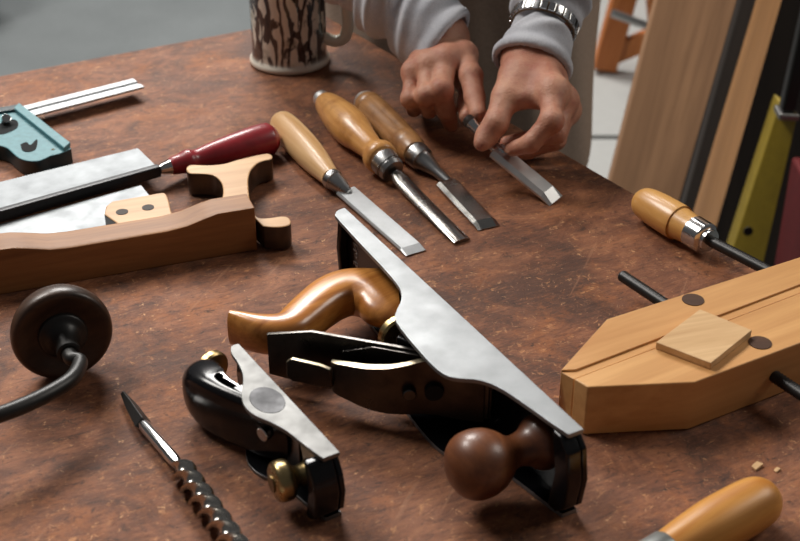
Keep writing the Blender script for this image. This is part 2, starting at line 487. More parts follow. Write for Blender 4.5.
# ------------------------------------------------------------------ block plane lying on its side
W = .055
P, L, l, h = plane_frame((240, 343), (340, 452), W)
T = thing('block_plane', 'small black block plane lying on its side beside the larger plane', 'hand plane', P(.08, .02, 0))
ol = smooth_prof([(.0, .001), (.0, .007), (.008, .011), (.022, .0125), (.036, .0155), (.048, .021), (.060, .028), (.073, .0315), (.086, .030), (.098, .0245), (.113, .0195), (.132, .0165), (.148, .0135)], 4) + [(L, .0125), (L, 0)]
STEEL = metal('small_plane_steel', (.195, .195, .19), .56, .03, scratch=(.178, .178, .173)); cheeks(T, ol, P, h, W, .0034); STEEL = STEEL0
bm = newbm(); c0 = P(.0745, .0150, W - .0003)
ring = [c0 + l * math.cos(a) * .0165 + h * math.sin(a) * .0115 for a in [2 * PI * k / 40 for k in range(40)]]
prism(bm, ring, (0, 0, .0006)); obj('finger_dimple', bm, metal('dimple_steel', (.075, .075, .078), .5, .2), T, bevel=.0002, seg=1)
bm = newbm()
sole = [(.006, .0034), (.0, .012), (-.002, W / 2), (0, .038), (.006, W - .0034), (L - .003, W - .0034), (L + .004, .040), (L + .007, W / 2), (L + .004, .010), (L - .003, .0034)]
prism(bm, [P(x, 0, z) for x, z in sole], h * .004)
obj('sole', bm, [JAPAN, STEEL], T, bevel=.0008, seg=2, pick=lambda n, c: 1 if n.dot(h) < -.6 else 0)
bm = newbm(); prism(bm, [P(L - .003, .004, .0036), P(L + .004, .004, .010), P(L + .007, .004, W / 2), P(L + .004, .004, .040), P(L - .003, .004, W - .0036), P(L - .010, .004, W - .0036), P(L - .004, .004, W / 2), P(L - .010, .004, .0036)], h * .019)
obj('toe_rim', bm, JAPAN, T, bevel=.002)
bm = newbm(); prism(bm, [P(x, y, .006) for x, y in ((.075, .004), (.098, .004), (.075, .018), (.040, .026), (.040, .018))], (0, 0, W - .012)); obj('iron_bed', bm, JAPAN, T, bevel=.001)
# iron
bm = newbm(); a0 = P(.102, .004, .0065); dvb = (l * -.118 + h * .030).normalized(); nvb = (l * .030 + h * .118).normalized()
prism(bm, [a0, a0 + dvb * .108, a0 + dvb * .108 + UP * .042, a0 + UP * .042], nvb * .002); obj('cutting_iron', bm, GREYSTEEL, T, bevel=.0004)
# lever cap with rounded palm rest
sec = smooth_prof([(.095, .011), (.080, .021), (.062, .029), (.042, .0385), (.022, .046), (.004, .049), (-.010, .044), (-.0165, .033), (-.013, .0225), (-.004, .020)], 5)
inn = smooth_prof([(.000, .024), (-.004, .032), (.004, .040), (.022, .038), (.042, .031), (.062, .0225), (.080, .015), (.095, .0085)], 5)
bm = newbm(); pts = sec + inn
n_ = 18
rows = []
for k in range(n_ + 1):
    z = -1 + 2 * k / n_
    sc = math.sqrt(max(0, 1 - abs(z) ** 2.4)) ** .8
    cx, cy = .045, .026
    rows.append([bm.verts.new(P(cx + (x - cx) * (.5 + .5 * sc), cy + (y - cy) * (.5 + .5 * sc), W / 2 + z * .0235)) for x, y in pts])
for A_, B_ in zip(rows, rows[1:]):
    for k in range(len(pts)):
        q = (k + 1) % len(pts); bm.faces.new((A_[k], A_[q], B_[q], B_[k]))
bm.faces.new(rows[0]); bm.faces.new(rows[-1])
cap = obj('lever_cap', bm, JAPAN, T, ang=50)
bm = newbm(); disc(bm, P(.081, .019, W / 2 + .006), nvb, .0055, .006, 22); obj('cap_screw', bm, BRIGHT, cap, bevel=.001)
# adjusting wheel at the heel
bm = newbm(); lathe(bm, [(0, .004), (.004, .004), (.004, .0125), (.0055, .0138), (.010, .0138), (.0115, .0125), (.0125, .006)], P(-.006, .0165, W - .024), dvb, 30)
obj('adjusting_wheel', bm, BRASS, T)
bm = newbm(); tube(bm, [P(.055, .012, W - .025), P(.02, .014, W - .025), P(-.006, .0165, W - .024)], .003, 12); obj('adjusting_screw', bm, BRIGHT, T)
# front knob and throat lever
kb = P(.128, .0045, W / 2 - .002)
bm = newbm(); lathe(bm, smooth_prof([(0, .010), (.006, .0105), (.010, .0085), (.016, .0075), (.019, .0095), (.0215, .0138), (.026, .0148), (.031, .0142), (.0335, .010), (.034, 0)], 3), kb, h + l * -.10, 34)
kn = obj('front_knob', bm, BRASS, T, ang=55)
bm = newbm(); disc(bm, kb + (h + l * -.1).normalized() * .0338, h + l * -.1, .0062, .0012, 22); obj('knob_recess', bm, metal('brass_dark', (.22, .16, .08), .4, .2), kn)
bm = newbm(); pl = [(-.012, .006), (-.016, .016), (-.010, .024), (.002, .022), (.012, .010), (.026, .004), (.028, -.004), (.010, -.010), (-.008, -.008)]
prism(bm, [P(.128 + x, .008, W / 2 + z) for x, z in pl], h * .0025); obj('throat_lever', bm, CREAMEDGE, T, bevel=.0006)

# ------------------------------------------------------------------ auger bit
a, b, c, e = at(123, 393, .006), at(143, 424, .008), at(176, 462, .009), at(262, 585, .009)
T = thing('auger_bit', 'twisted steel auger drill bit lying beside the small plane', 'drill bit', (b.x, b.y, BZ))
bm = newbm(); tube(bm, [a, a.lerp(b, .45), b, b.lerp(c, .06)], [.0022, .0048, .0062, .004], 4, ref=UP); obj('square_tang', bm, BLACKIRON, T, bevel=.0005)
bm = newbm(); lathe(bm, [(0, .0040), (.004, .0047), ((c - b).length - .003, .0047), ((c - b).length + .004, .0036)], b, c - b, 24); obj('shank', bm, BRIGHT, T)
bm = newbm(); dd = (e - c).normalized(); Lt = (e - c).length; u_, w_ = perp(dd)
ns = int(Lt / .0011); rings = []
for i in range(ns + 1):
    s = Lt * i / ns; ph = 2 * PI * s / .030
    k = min(1, s / .012)
    ring = []
    for q in range(20):
        t = 2 * PI * q / 20
        x, y = math.cos(t) * (.0040 + .0058 * k), math.sin(t) * .0024
        rr = math.hypot(x, y); aa = math.atan2(y, x) + ph; rr = max(rr, .0031)
        ring.append(bm.verts.new(c + dd * s + (u_ * math.cos(aa) + w_ * math.sin(aa)) * rr))
    rings.append(ring)
for A_, B_ in zip(rings, rings[1:]):
    for q in range(20): bm.faces.new((A_[q], A_[(q + 1) % 20], B_[(q + 1) % 20], B_[q]))
bm.faces.new(rings[0]); bm.faces.new(rings[-1])
obj('twist', bm, metal('bit_steel', (.62, .60, .56), .24, .12), T, ang=50)

# ------------------------------------------------------------------ hand brace
pc = at(62, 333, .040)
T = thing('hand_brace', 'carpenter\'s brace with dark round wooden head and bent black crank', 'hand brace', (pc.x, pc.y, BZ))
ax = (V((CAM.x, CAM.y, 0)) - V((pc.x, pc.y, 0))).normalized(); ax = (ax + V((.10, 0, .05))).normalized()
bm = newbm(); lathe(bm, smooth_prof([(-.034, 0), (-.0325, .012), (-.027, .024), (-.017, .034), (-.005, .0385), (.003, .0385), (.0065, .0355), (.0055, .029), (.0035, .022), (.003, .018)], 4), pc, ax, 52)
PADW = wood('dark_pad_wood', lin(30, 19, 12), lin(70, 46, 30), (1, 0, .3), 45, .42, coat=.12)
hdp = obj('head_pad', bm, PADW, T, ang=60)
bm = newbm(); lathe(bm, smooth_prof([(.002, .019), (.006, .0185), (.009, .013), (.016, .0090), (.026, .0074), (.033, .0072)], 4), pc, ax, 30)
obj('head_flange', bm, BLACKIRON, T, ang=60)
bm = newbm(); lathe(bm, [(.026, .0070), (.027, .0090), (.032, .0090), (.033, .0070)], pc, ax, 26); obj('collar', bm, BLACKIRON, T)
n0 = pc + ax * .030
pth = smooth_prof([tuple(n0), tuple(n0 + ax * .010), tuple(at(80, 362, .041)), tuple(at(73, 377, .043)), tuple(at(55, 390, .0445)), tuple(at(25, 405, .046)), tuple(at(-10, 418, .047)), tuple(at(-60, 434, .046)), tuple(at(-100, 448, .042))], 7)
bm = newbm(); tube(bm, pth, [.0056 + .0004 * min(1, i / 30) for i in range(len(pth))], 20, ref=V((1, 0, 0))); obj('crank', bm, BLACKIRON, T, ang=60)
g0, g1 = at(-100, 448, .042), at(-150, 560, .030)
bm = newbm(); lathe(bm, smooth_prof([(-.008, .010), (0, .013), (.02, .019), (.05, .021), (.08, .018), (.098, .012)], 4), g0, g1 - g0, 30); obj('sweep_handle', bm, PADW, T)
# ------------------------------------------------------------------ chisels
def blade_bm(o, tip, width, thick, bevel_len, side, edge=.35, up=UP):
    """bevel-edged blade from o to tip (both at mid underside)"""
    d = (tip - o); Lb = d.length; d.normalize(); s = side - d * side.dot(d); s.normalize(); n = d.cross(s)
    if n.dot(up) < 0: n = -n
    bm = newbm(); hw = width / 2
    def sec(x, k, hk=1): return [o + d * x + s * (-hw) , o + d * x + s * hw, o + d * x + s * hw + n * thick * .4 * hk, o + d * x + s * hw * (1 - edge) + n * thick * hk, o + d * x - s * hw * (1 - edge) + n * thick * hk, o + d * x - s * hw + n * thick * .4 * hk]
    rows = [[bm.verts.new(p) for p in sec(x, 0, hk)] for x, hk in ((0, 1), (Lb - bevel_len, .85), (Lb, .07))]
    for A_, B_ in zip(rows, rows[1:]):
        for k in range(6): bm.faces.new((A_[k], A_[(k + 1) % 6], B_[(k + 1) % 6], B_[k]))
    bm.faces.new(rows[0]); bm.faces.new(rows[-1])
    return bm
BUTT = metal('bright_cap', (.72, .72, .71), .42, .05)
BOX = wood('boxwood', lin(196, 150, 98), lin(240, 204, 154), (.5, -.85, 0), 45, 0.4, coat=.15)
ASH = wood('amber_ash', lin(178, 118, 58), lin(226, 172, 104), (.5, -.85, 0), 50, 0.36, coat=.3, spots=lin(150, 92, 44))
OLD = wood('worn_handle', lin(128, 86, 50), lin(192, 142, 90), (.5, -.85, 0), 55, .42, coat=.2, spots=lin(108, 70, 40))

# paring chisel with the pale plain handle
a, f, g, tp = at(283, 124, .0155), at(331, 178, .0135), at(349, 193, .006), at(416, 253, .0012)
T = thing('wood_chisel', 'wide flat chisel with pale tapered wooden handle touching the red saw handle', 'chisel', (a.x, a.y, BZ), 'chisels laid in a row')
d = (f - a); Lh = d.length
bm = newbm(); lathe(bm, smooth_prof([(-.012, 0), (-.011, .006), (-.007, .0115), (.002, .0142), (.025, .0158), (.06, .0160), (Lh * .7, .0142), (Lh - .012, .0108), (Lh - .004, .0098), (Lh, .0096)], 4), a, d, 40)
obj('handle', bm, BOX, T, ang=60)
bm = newbm(); lathe(bm, [(-.002, .0098), (.0, .0105), (.004, .0105), (.0045, .0098), ((g - f).length * .55, .0078), ((g - f).length, .0042)], f, g - f, 30); obj('socket', bm, GREYSTEEL, T)
sd = V((.86, .5, 0))
bm = blade_bm(at(346, 192, .0035), tp, .0215, .0036, .010, sd, .12); obj('blade', bm, metal('pale_blade', (.50, .515, .525), .5, .05), T, ang=10)

# big gouge with bulging handle
a, f, g, tp = at(321, 98, .021), at(383, 160, .019), at(399, 178, .010), at(465, 243, .001)
T = thing('gouge', 'narrow gouge with bulging amber wooden handle and steel ferrule', 'gouge', (a.x, a.y, BZ), 'chisels laid in a row')
d = (f - a); Lh = d.length
bm = newbm(); lathe(bm, smooth_prof([(.008, .0085), (.010, .0105), (.018, .0135), (.04, .0172), (.066, .0198), (.088, .0195), (.108, .0160), (Lh - .030, .0128), (Lh - .020, .0130), (Lh - .012, .0170), (Lh - .004, .0172), (Lh, .0150)], 4), a, d, 40)
obj('handle', bm, ASH, T, ang=60)
bm = newbm(); lathe(bm, smooth_prof([(-.006, 0), (-.005, .005), (-.001, .0088), (.005, .0095), (.010, .0095)], 3), a, d, 28); obj('butt_cap', bm, BUTT, T)
bm = newbm(); lathe(bm, [(-.001, .0140), (.002, .0146), (.010, .0142), (.0105, .0128), (.013, .0128), (.0135, .0138), (.018, .0125), (.019, .007)], f, g - f, 34); obj('ferrule', bm, GREYSTEEL, T)
bm = newbm()
pth = smooth_prof([tuple(f.lerp(g, .75)), tuple(g), tuple(at(410, 190, .0075)), tuple(at(440, 220, .0055)), tuple(at(462, 241, .002))], 6)
tube(bm, pth, [(.0062 + .0030 * min(1, i / 10), .0050 - .0030 * max(0, (i - 8) / (len(pth) - 8))) for i in range(len(pth))], 16, ref=UP); obj('blade', bm, metal('gouge_steel', (.34, .32, .30), .24, .15), T, ang=60)

# old chisel with grooved rings and a flat
a, f, g, tp = at(367, 104, .0175), at(415, 153, .0165), at(437, 172, .008), at(489, 228, .001)
T = thing('wood_chisel', 'narrow-shanked chisel with worn ringed wooden handle, right of the bulging gouge', 'chisel', (a.x, a.y, BZ), 'chisels laid in a row')
d = (f - a); Lh = d.length
fl = lambda aa, t: 1 - (.10 if (.02 < t < Lh - .03 and abs(((aa - .9 + PI) % (2 * PI)) - PI) < .55) else 0)
bm = newbm(); lathe(bm, [(-.004, .010), (-.002, .0138), (.004, .0158), (.010, .0160), (.012, .0150), (.014, .0162), (.03, .0166), (.07, .0164), (Lh - .032, .0158), (Lh - .029, .0148), (Lh - .026, .0158), (Lh - .016, .0156), (Lh - .013, .0146), (Lh - .010, .0152), (Lh, .0125)], a, d, 44, flat=fl)
obj('handle', bm, OLD, T, ang=50)
bm = newbm(); lathe(bm, smooth_prof([(-.013, 0), (-.0122, .007), (-.009, .0118), (-.003, .0136)], 3), a, d, 28); obj('butt_cap', bm, BUTT, T)
bm = newbm(); lathe(bm, [(-.001, .0128), (.001, .0134), (.012, .0126), (.013, .0112), (.016, .0100), ((g - f).length, .0056), ((g - f).length + .018, .0046)], f, g - f, 32); obj('ferrule', bm, GREYSTEEL, T)
bm = blade_bm(at(447, 184, .004), tp, .0235, .0048, .011, sd, .32); obj('blade', bm, metal('chisel_steel', (.45, .44, .42), .2, .12), T, ang=10)

# chisel held in the hands
b0, b1, tp = at(471, 123, .052), at(499, 151, .034), at(556, 201, .002)
T = thing('wood_chisel', 'bright chisel blade held between the hands, its tip on the bench', 'chisel', (tp.x, tp.y, BZ))
d = (b1 - b0)
bm = newbm(); lathe(bm, [(-.007, .0050), (-.006, .0062), (-.001, .0068), (.0, .0066)], b0, d, 26)
obj('tang_collar', bm, plain('dark_collar', (.035, .025, .02), .4), T)
bm = newbm(); lathe(bm, [(-.0005, .0064), (.003, .0066), (.004, .0062), (d.length * .8, .0056), (d.length + .006, .005)], b0, d, 26); obj('shank', bm, BRIGHT, T)
bm = blade_bm(b1 + (b1 - b0) * -.1 - UP * .004, tp, .0200, .0080, .012, V((.80, .55, .12)), .36); obj('blade', bm, metal('bright_blade', (.80, .80, .79), .38, .05), T, ang=10)

# chisel cut off by the bottom edge of the photograph
a, f = at(757, 502, .0185), at(668, 552, .0165)
T = thing('wood_chisel', 'honey-coloured wooden chisel handle with grey ferrule in front of the clamp', 'chisel', (a.x, a.y, BZ))
d = f - a; Lh = d.length
ASH2 = wood('honey_ash', lin(176, 112, 44), lin(224, 166, 84), d, 42, .42, coat=.15)
bm = newbm(); lathe(bm, smooth_prof([(-.016, 0), (-.015, .007), (-.010, .0135), (-.002, .0172), (.012, .0185), (.04, .0185), (Lh - .02, .0165), (Lh, .0142)], 4), a, d, 40); obj('handle', bm, ASH2, T, ang=60)
bm = newbm(); lathe(bm, [(0, .0142), (.0015, .0150), (.020, .0145), (.021, .012), (.03, .006), (.05, .005)], f, d, 34); obj('ferrule', bm, metal('galvanised', (.38, .40, .39), .45, .12), T)
e = f + d.normalized() * .045; e2 = f + d.normalized() * .20; e.z = BZ + .0045; e2.z = BZ + .001
bm = blade_bm(e, e2, .02, .005, .01, V((.5, .85, 0)), .3); obj('blade', bm, STEEL, T, ang=10)

# ------------------------------------------------------------------ hand screw clamp
TANW = wood('clamp_maple', lin(188, 132, 76), lin(224, 172, 112), at(799, 292, .04) - at(574, 377, .04), 22, .45, coat=.15)
ZJ = .044
def jaw(pts, nm='jaw'):
    bm = newbm(); prism(bm, [at(x, y, ZJ) - UP * (ZJ - .0005) for x, y in pts], (0, 0, ZJ - .0005)); return bm
s0, s1 = (574, 378), (800, 292)
ext = lambda p, q, k: (p[0] + (q[0] - p[0]) * k, p[1] + (q[1] - p[1]) * k)
sE = ext(s0, s1, 1.45); bE = ext((607, 319), (800, 257), 1.5); fE = ext((695, 382), (800, 343), 1.9)
T = thing('hand_screw_clamp', 'large pale wooden hand screw clamp with black threaded rods', 'clamp', (at(690, 340).x, at(690, 340).y, BZ))
so = lambda p, dx, dy: (p[0] + dx, p[1] + dy)
j1 = jaw([(561, 370), (607, 319), bE, so(sE, 0, -8), so(s0, 1.5, -8.5)])
bot = UP * -ZJ
prism(j1, [at(x, y, ZJ) + bot + UP * .0005 for x, y in ((561, 370), so(s0, 1.5, -8.5), so(sE, 0, -8), so(sE, 0, -.7), so(s0, 0, -.7))], (0, 0, ZJ - .0022))
j1 = obj('jaw', j1, TANW, T, bevel=.0006)
j2 = obj('jaw', jaw([so(s0, 0, .8), so(sE, 0, .8), fE, (695, 382), (588, 387)]), TANW, T, bevel=.0012)
HOLE = wood('dark_dowel', lin(60, 36, 20), lin(92, 58, 34), (1, 0, 0), 60, .5)
for (x, y), jw in (((693, 300), j1), ((760, 343), j2)):
    bm = newbm(); disc(bm, at(x, y, ZJ) - UP * .004, UP, .0088, .0046, 30); obj('pivot_dowel', bm, HOLE, jw)
# threaded rod through both jaws
def rod(bm, p, q, r=.0052, pitch=.0032):
    Lr = (q - p).length; n = int(Lr / pitch * 2); lathe(bm, [(0, r * .6)] + [(Lr * (i + .5) / n, r if i % 2 else r * .86) for i in range(n)] + [(Lr, r * .6)], p, q - p, 18)
ra, rb = at(621, 275, .021), at(830, 413, .021)
bm = newbm(); rod(bm, ra, rb); obj('screw_rod', bm, BLACKIRON, T, ang=60)
ha, hf, rc = at(649, 205, .0185), at(693, 231, .0185), at(775, 272, .021)
d = hf - ha
HSH = wood('clamp_handle', lin(192, 132, 64), lin(232, 180, 106), d, 40, .38, coat=.25)
Lh = d.length
bm = newbm(); lathe(bm, smooth_prof([(-.016, 0), (-.0155, .006), (-.012, .0115), (-.004, .0150), (.015, .0168), (.04, .0170), (Lh - .02, .0158), (Lh - .006, .0142), (Lh, .0138)], 4), ha, d, 40)
obj('handle', bm, HSH, T, ang=60)
bm = newbm(); lathe(bm, [(-.001, .0140), (0, .0148), (.016, .0145), (.017, .0135), (.018, .0105), (.022, .0105), (.0225, .006)], hf, d, 34); obj('ferrule', bm, BRIGHT, T)
re = rc + (rc - hf).normalized() * .16; re.z = rc.z
bm = newbm(); rod(bm, hf + d.normalized() * .016, re); obj('screw_rod', bm, BLACKIRON, T, ang=60)
# chip of wood on the clamp
CHW = wood('sawn_offcut', lin(190, 148, 100), lin(226, 190, 142), (1, .3, 0), 40, .6)
bm = newbm(); z0 = ZJ + .0003; prism(bm, [at(x, y, z0 + .006) - UP * .006 for x, y in ((700, 309), (752, 330), (711, 363), (656, 342))], (0, 0, .006))
tag(obj('wood_offcut', bm, CHW, loc=at(704, 340, ZJ), bevel=.0006), 'small square wooden offcut lying on the pale clamp', 'offcut')
# ------------------------------------------------------------------ wooden bar with a stopped chamfer
bdir = at(258, 250) - at(0, 295); bdir.normalize(); bn = V((-bdir.y, bdir.x, 0))
b1 = at(257.5, 250); ZB = .044
Lb = .42
def bp(s, d, z): return b1 - bdir * s + bn * d + UP * z
BARW = wood('bar_beech', lin(120, 78, 42), lin(166, 116, 68), bdir, 40, .55)
bm = newbm()
# section varies along the bar: a scooped chamfer runs between two stops on the rear top edge side
stations = [(0, 0), (.034, 0), (.046, .30), (.062, .78), (.080, 1), (.165, 1), (.182, .86), (.200, .35), (.212, .06), (.222, 0), (Lb, 0)]
rows = []
for s, k in stations:
    rows.append([bm.verts.new(bp(s, d, z)) for d, z in ((0, 0), (0, ZB - .0095 * k), (.004, ZB - .0085 * k), (.027, ZB - .0045 * k - .004 * k * k), (.030, ZB - .009 * k), (.030, 0))])
for A_, B_ in zip(rows, rows[1:]):
    for k in range(6): bm.faces.new((A_[k], A_[(k + 1) % 6], B_[(k + 1) % 6], B_[k]))
bm.faces.new(rows[0]); bm.faces.new(rows[-1])
# near edge chamfer stop
tag(obj('wooden_bar', bm, BARW, loc=b1 - bdir * .2, bevel=.0012, seg=2), 'thick brown wooden bar with a scooped edge lying in front of the saws', 'wooden bar')

# ------------------------------------------------------------------ saw with pale open handle behind the bar
ZS = .026
T = thing('hand_saw', 'saw with pale horned wooden handle and plain blade behind the wooden bar', 'saw', (at(170, 225).x, at(170, 225).y, BZ))
PALE = wood('pale_beech', lin(176, 132, 88), lin(212, 172, 126), bdir, 34, .5, coat=.1)
hp = smooth_prof([(150, 194.5), (162, 192.5), (166, 194), (169, 201), (172, 213), (178, 217.5), (196, 215), (212, 210), (219, 203), (223, 193), (221, 182), (213, 175), (200, 173.5), (190, 173), (186.5, 170), (187, 166.5), (192, 164.5),
                  (208, 165), (224, 163.5), (236, 160), (248, 157), (262, 154), (269, 153.5), (272.5, 156), (271, 159), (264, 160.5), (257, 163.5), (251, 170), (248.5, 178), (248.5, 188), (250, 200), (254, 212), (259, 217.5), (270, 217.5),
                  (281, 216), (288, 217), (291, 221), (289, 225), (278, 227), (263, 226)], 3)
hp += [(254.5, 217.5), (246, 213.5), (225, 218.5), (195, 224), (172, 227), (150, 229), (120, 225), (104, 214), (106, 206), (112, 201)]
bm = newbm(); prism(bm, [at(x, y, ZS) - UP * (ZS - .002) for x, y in hp], (0, 0, ZS - .002))
DKEDGE = wood('dark_handle_edge', lin(26, 17, 12), lin(58, 38, 24), bdir, 40, .3, coat=.5)  # darker brown for all handle faces except the top
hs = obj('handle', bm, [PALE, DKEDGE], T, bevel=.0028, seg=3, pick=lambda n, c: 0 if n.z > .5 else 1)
for x, y in ((122, 212), (148, 207.5)):
    bm = newbm(); disc(bm, at(x, y, ZS) - UP * .003, UP, .0056, .0034, 26); obj('screw_hole', bm, plain('hole_dark', (.03, .02, .015), .7), hs)
    bm = newbm(); disc(bm, at(x + 1, y + 1.2, ZS) - UP * .003, UP, .0036, .0030, 20); obj('blade_screw', bm, BLACKIRON, hs)
BLADE = metal('saw_plate', (.27, .285, .295), .58, .05, scratch=(.245, .258, .268))
bm = newbm(); z = .013; prism(bm, [at(x, y, z) for x, y in ((141, 186), (150, 197), (140, 222), (104, 230), (0, 254), (-110, 278), (-110, 253), (0, 225))], (0, 0, .0009))
obj('blade', bm, BLADE, T)

# ------------------------------------------------------------------ back saw with red handle
T = thing('back_saw', 'slim saw with turned red handle, black stiffened back and bright blade', 'saw', (at(190, 170).x, at(190, 170).y, BZ))
z = .0165
bm = newbm(); t0, t1 = at(138, 149, z - .004), at(-110, 210, z - .006)
pts = [t0, at(157, 167.5, z)]
pts += [at(-110, 242, z)]
# toothed far edge
nt = 90
for i in range(nt): 
    q = t1.lerp(t0, i / nt); q2 = t1.lerp(t0, (i + .5) / nt); pts += [q, q2 + (t0 - at(157, 167.5, z)).normalized() * .0012]
bm_f = [bm.verts.new(p) for p in pts]; bm_b = [bm.verts.new(p + UP * .0008) for p in pts]
bm.faces.new(bm_f); bm.faces.new(bm_b[::-1])
for i in range(len(pts)): bm.faces.new((bm_f[i], bm_b[i], bm_b[(i + 1) % len(pts)], bm_f[(i + 1) % len(pts)]))
obj('blade', bm, BLADE, T)
ka, kb = at(165, 168.5, .017), at(-112, 247, .020)
Pk = frame(ka, kb - ka, UP); Lk = (kb - ka).length
bm = newbm(); box(bm, Pk, .006, Lk, -.0042, .0042, -.006, .0058); obj('stiffened_back', bm, plain('back_black', (.02, .02, .022), .32, metallic=.4), T, bevel=.0016)
ra, rb = at(169, 167, .017), at(268, 139, .0175)
d = rb - ra; Lh = d.length
bm = newbm(); lathe(bm, [(-.010, .0045), (-.006, .0062), (0, .0072), (.001, .0078)], ra, d, 28); obj('ferrule', bm, BRIGHT, T)
RED = plain('red_lacquer', lin(138, 26, 36), .38, .05, 90, coat=.25, var=.18)
bm = newbm(); lathe(bm, smooth_prof([(.001, .0080), (.005, .0092), (.012, .0100), (.018, .0118), (.023, .0122), (.028, .0104), (.034, .0102), (.05, .0128), (.075, .0156), (.098, .0172), (.112, .0172), (Lh + .003, .0158), (Lh + .009, .010), (Lh + .0105, 0)], 4), ra, d, 40)
obj('handle', bm, RED, T, ang=60)

# ------------------------------------------------------------------ combination square
T = thing('combination_square', 'teal combination square with shiny steel rule at the edge of the bench', 'square', (at(30, 130).x, at(30, 130).y, BZ))
TEAL = plain('teal_enamel', lin(76, 126, 134), .5, .12, 160, var=.15)
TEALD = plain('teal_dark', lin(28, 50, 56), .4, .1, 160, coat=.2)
ZH = .021
def hd(pts, z0, z1, nm, mat, bev=.0012, par=T):
    bm = newbm(); prism(bm, [at(x, y, ZH) - UP * (ZH - z0) for x, y in pts], (0, 0, z1 - z0)); return obj(nm, bm, mat, par, bevel=bev)
ho = [(21, 103), (69, 142), (71, 146), (60, 150.5), (50, 153)] + smooth_prof([(46, 155), (38, 158), (28, 158), (19, 155.5), (12, 150), (7, 145.5), (0, 143), (-14, 141), (-30, 146)], 3) + [(-60, 128), (-38, 111), (0, 106.5)]
h0 = hd(ho, .001, ZH - .003, 'head', [TEAL, TEALD])
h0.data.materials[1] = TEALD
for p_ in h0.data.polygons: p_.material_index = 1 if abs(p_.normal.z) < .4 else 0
hd([(19, 103.5), (25.5, 108.5), (70.5, 143.5), (64, 149), (14, 109)], ZH - .003, ZH + .0015, 'edge_rail', TEAL, .001, h0)
hd([(-36, 111.5), (0, 107), (19, 103.8), (22, 108), (0, 111.5), (-34, 116)], ZH - .003, ZH, 'edge_rail', TEALD, .0008, h0)
for i, q in enumerate(([(0, 121), (8, 117.5), (15, 117.5), (18, 121), (16, 126), (8, 130), (0, 132), (-12, 130), (-14, 124)], [(20, 142), (26, 139.5), (30, 142.5), (36, 137), (37, 140), (35, 147), (28, 149.5), (22, 148)])):
    hd(smooth_prof(q + [q[0]], 3)[:-1], ZH - .0034, ZH - .0026, 'casting_recess', plain('recess_dark', lin(8, 13, 15), .95), 0, h0)
bm = newbm(); lathe(bm, [(0, .0045), (.006, .005), (.010, .005), (.0105, .0035)], at(5, 122, ZH - .002) , V((.3, -.4, .5)), 20); obj('lock_bolt', bm, BRIGHT, h0, bevel=.0004)
bm = newbm(); dsc = at(52, 152, .012); lathe(bm, [(0, .0042), (.006, .0055), (.009, .0055), (.010, .004)], dsc, V((.4, -.8, .1)), 22); obj('scriber_knob', bm, BRASS, h0)
bm = newbm(); lathe(bm, [(0, .0034), (.008, .0034)], at(65, 149.5, .014), V((.5, -.8, 0)), 20); obj('face_screw', bm, BRASS, h0)
zr = .0145
r0, r1, r2, r3 = at(27, 105, zr), at(133, 78.5, zr), at(144, 86.5, zr), at(40, 113.5, zr)
u = (r1 - r0); sd = (r2 - r1)
def rp(a, b, dz): return r0.lerp(r1, a).lerp(r3.lerp(r2, a), b) + UP * dz
bm = newbm(); prof = [(0, -.0024), (0, 0), (.36, 0), (.44, -.0018), (.56, -.0018), (.64, 0), (1, 0), (1, -.0024)]
A_ = [bm.verts.new(rp(-.9, b, z)) for b, z in prof]; B_ = [bm.verts.new(rp(1, b, z)) for b, z in prof]
for k in range(8): bm.faces.new((A_[k], A_[(k + 1) % 8], B_[(k + 1) % 8], B_[k]))
bm.faces.new(A_); bm.faces.new(B_)
obj('rule', bm, metal('satin_chrome', (.34, .35, .36), .46, .05), T)

# ------------------------------------------------------------------ mug
mc = (at(250, 62) + at(330, 60)) / 2
T = thing('mug', 'cream mug printed with dark botanical pattern near the bench corner', 'mug', mc)
def mug_mat():
    m = NT('printed_glaze'); o = m.obj()
    mp = m.n('ShaderNodeMapping'); m.l(o, mp.inputs[0]); mp.inputs['Scale'].default_value = (1, 1, .42)
    a = m.noise(mp.outputs[0], 52, 3, .55, 1.6)
    w = m.n('ShaderNodeTexWave', Scale=26, Distortion=9, Detail=3, wave_type='BANDS', bands_direction='X'); w.inputs['Detail Scale'].default_value = 1.6
    m.l(mp.outputs[0], w.inputs['Vector'])
    cream, dk, olive = lin(226, 218, 204), lin(40, 28, 34), lin(104, 96, 60)
    c = m.mix(m.ramp(m.noise(o, 40, 3, .5), [(.56, 0.0), (.68, .6)]), cream, olive)
    c = m.mix(m.ramp(w.outputs['Fac'], [(.60, 0.0), (.70, .95)]), c, dk)
    c = m.mix(m.ramp(a, [(.545, 0.0), (.59, .95)]), c, dk)
    sx = m.n('ShaderNodeSeparateXYZ'); m.l(o, sx.inputs[0])
    c = m.mix(m.ramp(sx.outputs['Z'], [(.0095, 1.0), (.0125, 0.0)]), c, lin(214, 206, 192))
    m.l(c, m.b.inputs['Base Color']); m.set(Roughness=.2, Coat_Weight=.3)
    return m.m
CREAM = plain('cream_glaze', lin(226, 224, 208), .2, 0, 60, coat=.3, var=.04)
bm = newbm(); lathe(bm, smooth_prof([(0, .040), (.0005, .0455), (.003, .0480), (.0065, .0478), (.0095, .0458), (.013, .0448), (.03, .0446), (.07, .0446), (.10, .0450), (.108, .0452), (.1095, .0440), (.108, .0428), (.09, .0418), (.02, .0415), (.008, .036), (.007, 0)], 4), mc, UP, 60)
obj('body', bm, mug_mat(), T, ang=60)
hx = (V((.985, -.17, 0))).normalized()
bm = newbm(); pth = smooth_prof([(.0425, .088), (.056, .092), (.068, .085), (.0715, .068), (.0715, .048), (.067, .034), (.056, .029), (.0425, .033)], 6)
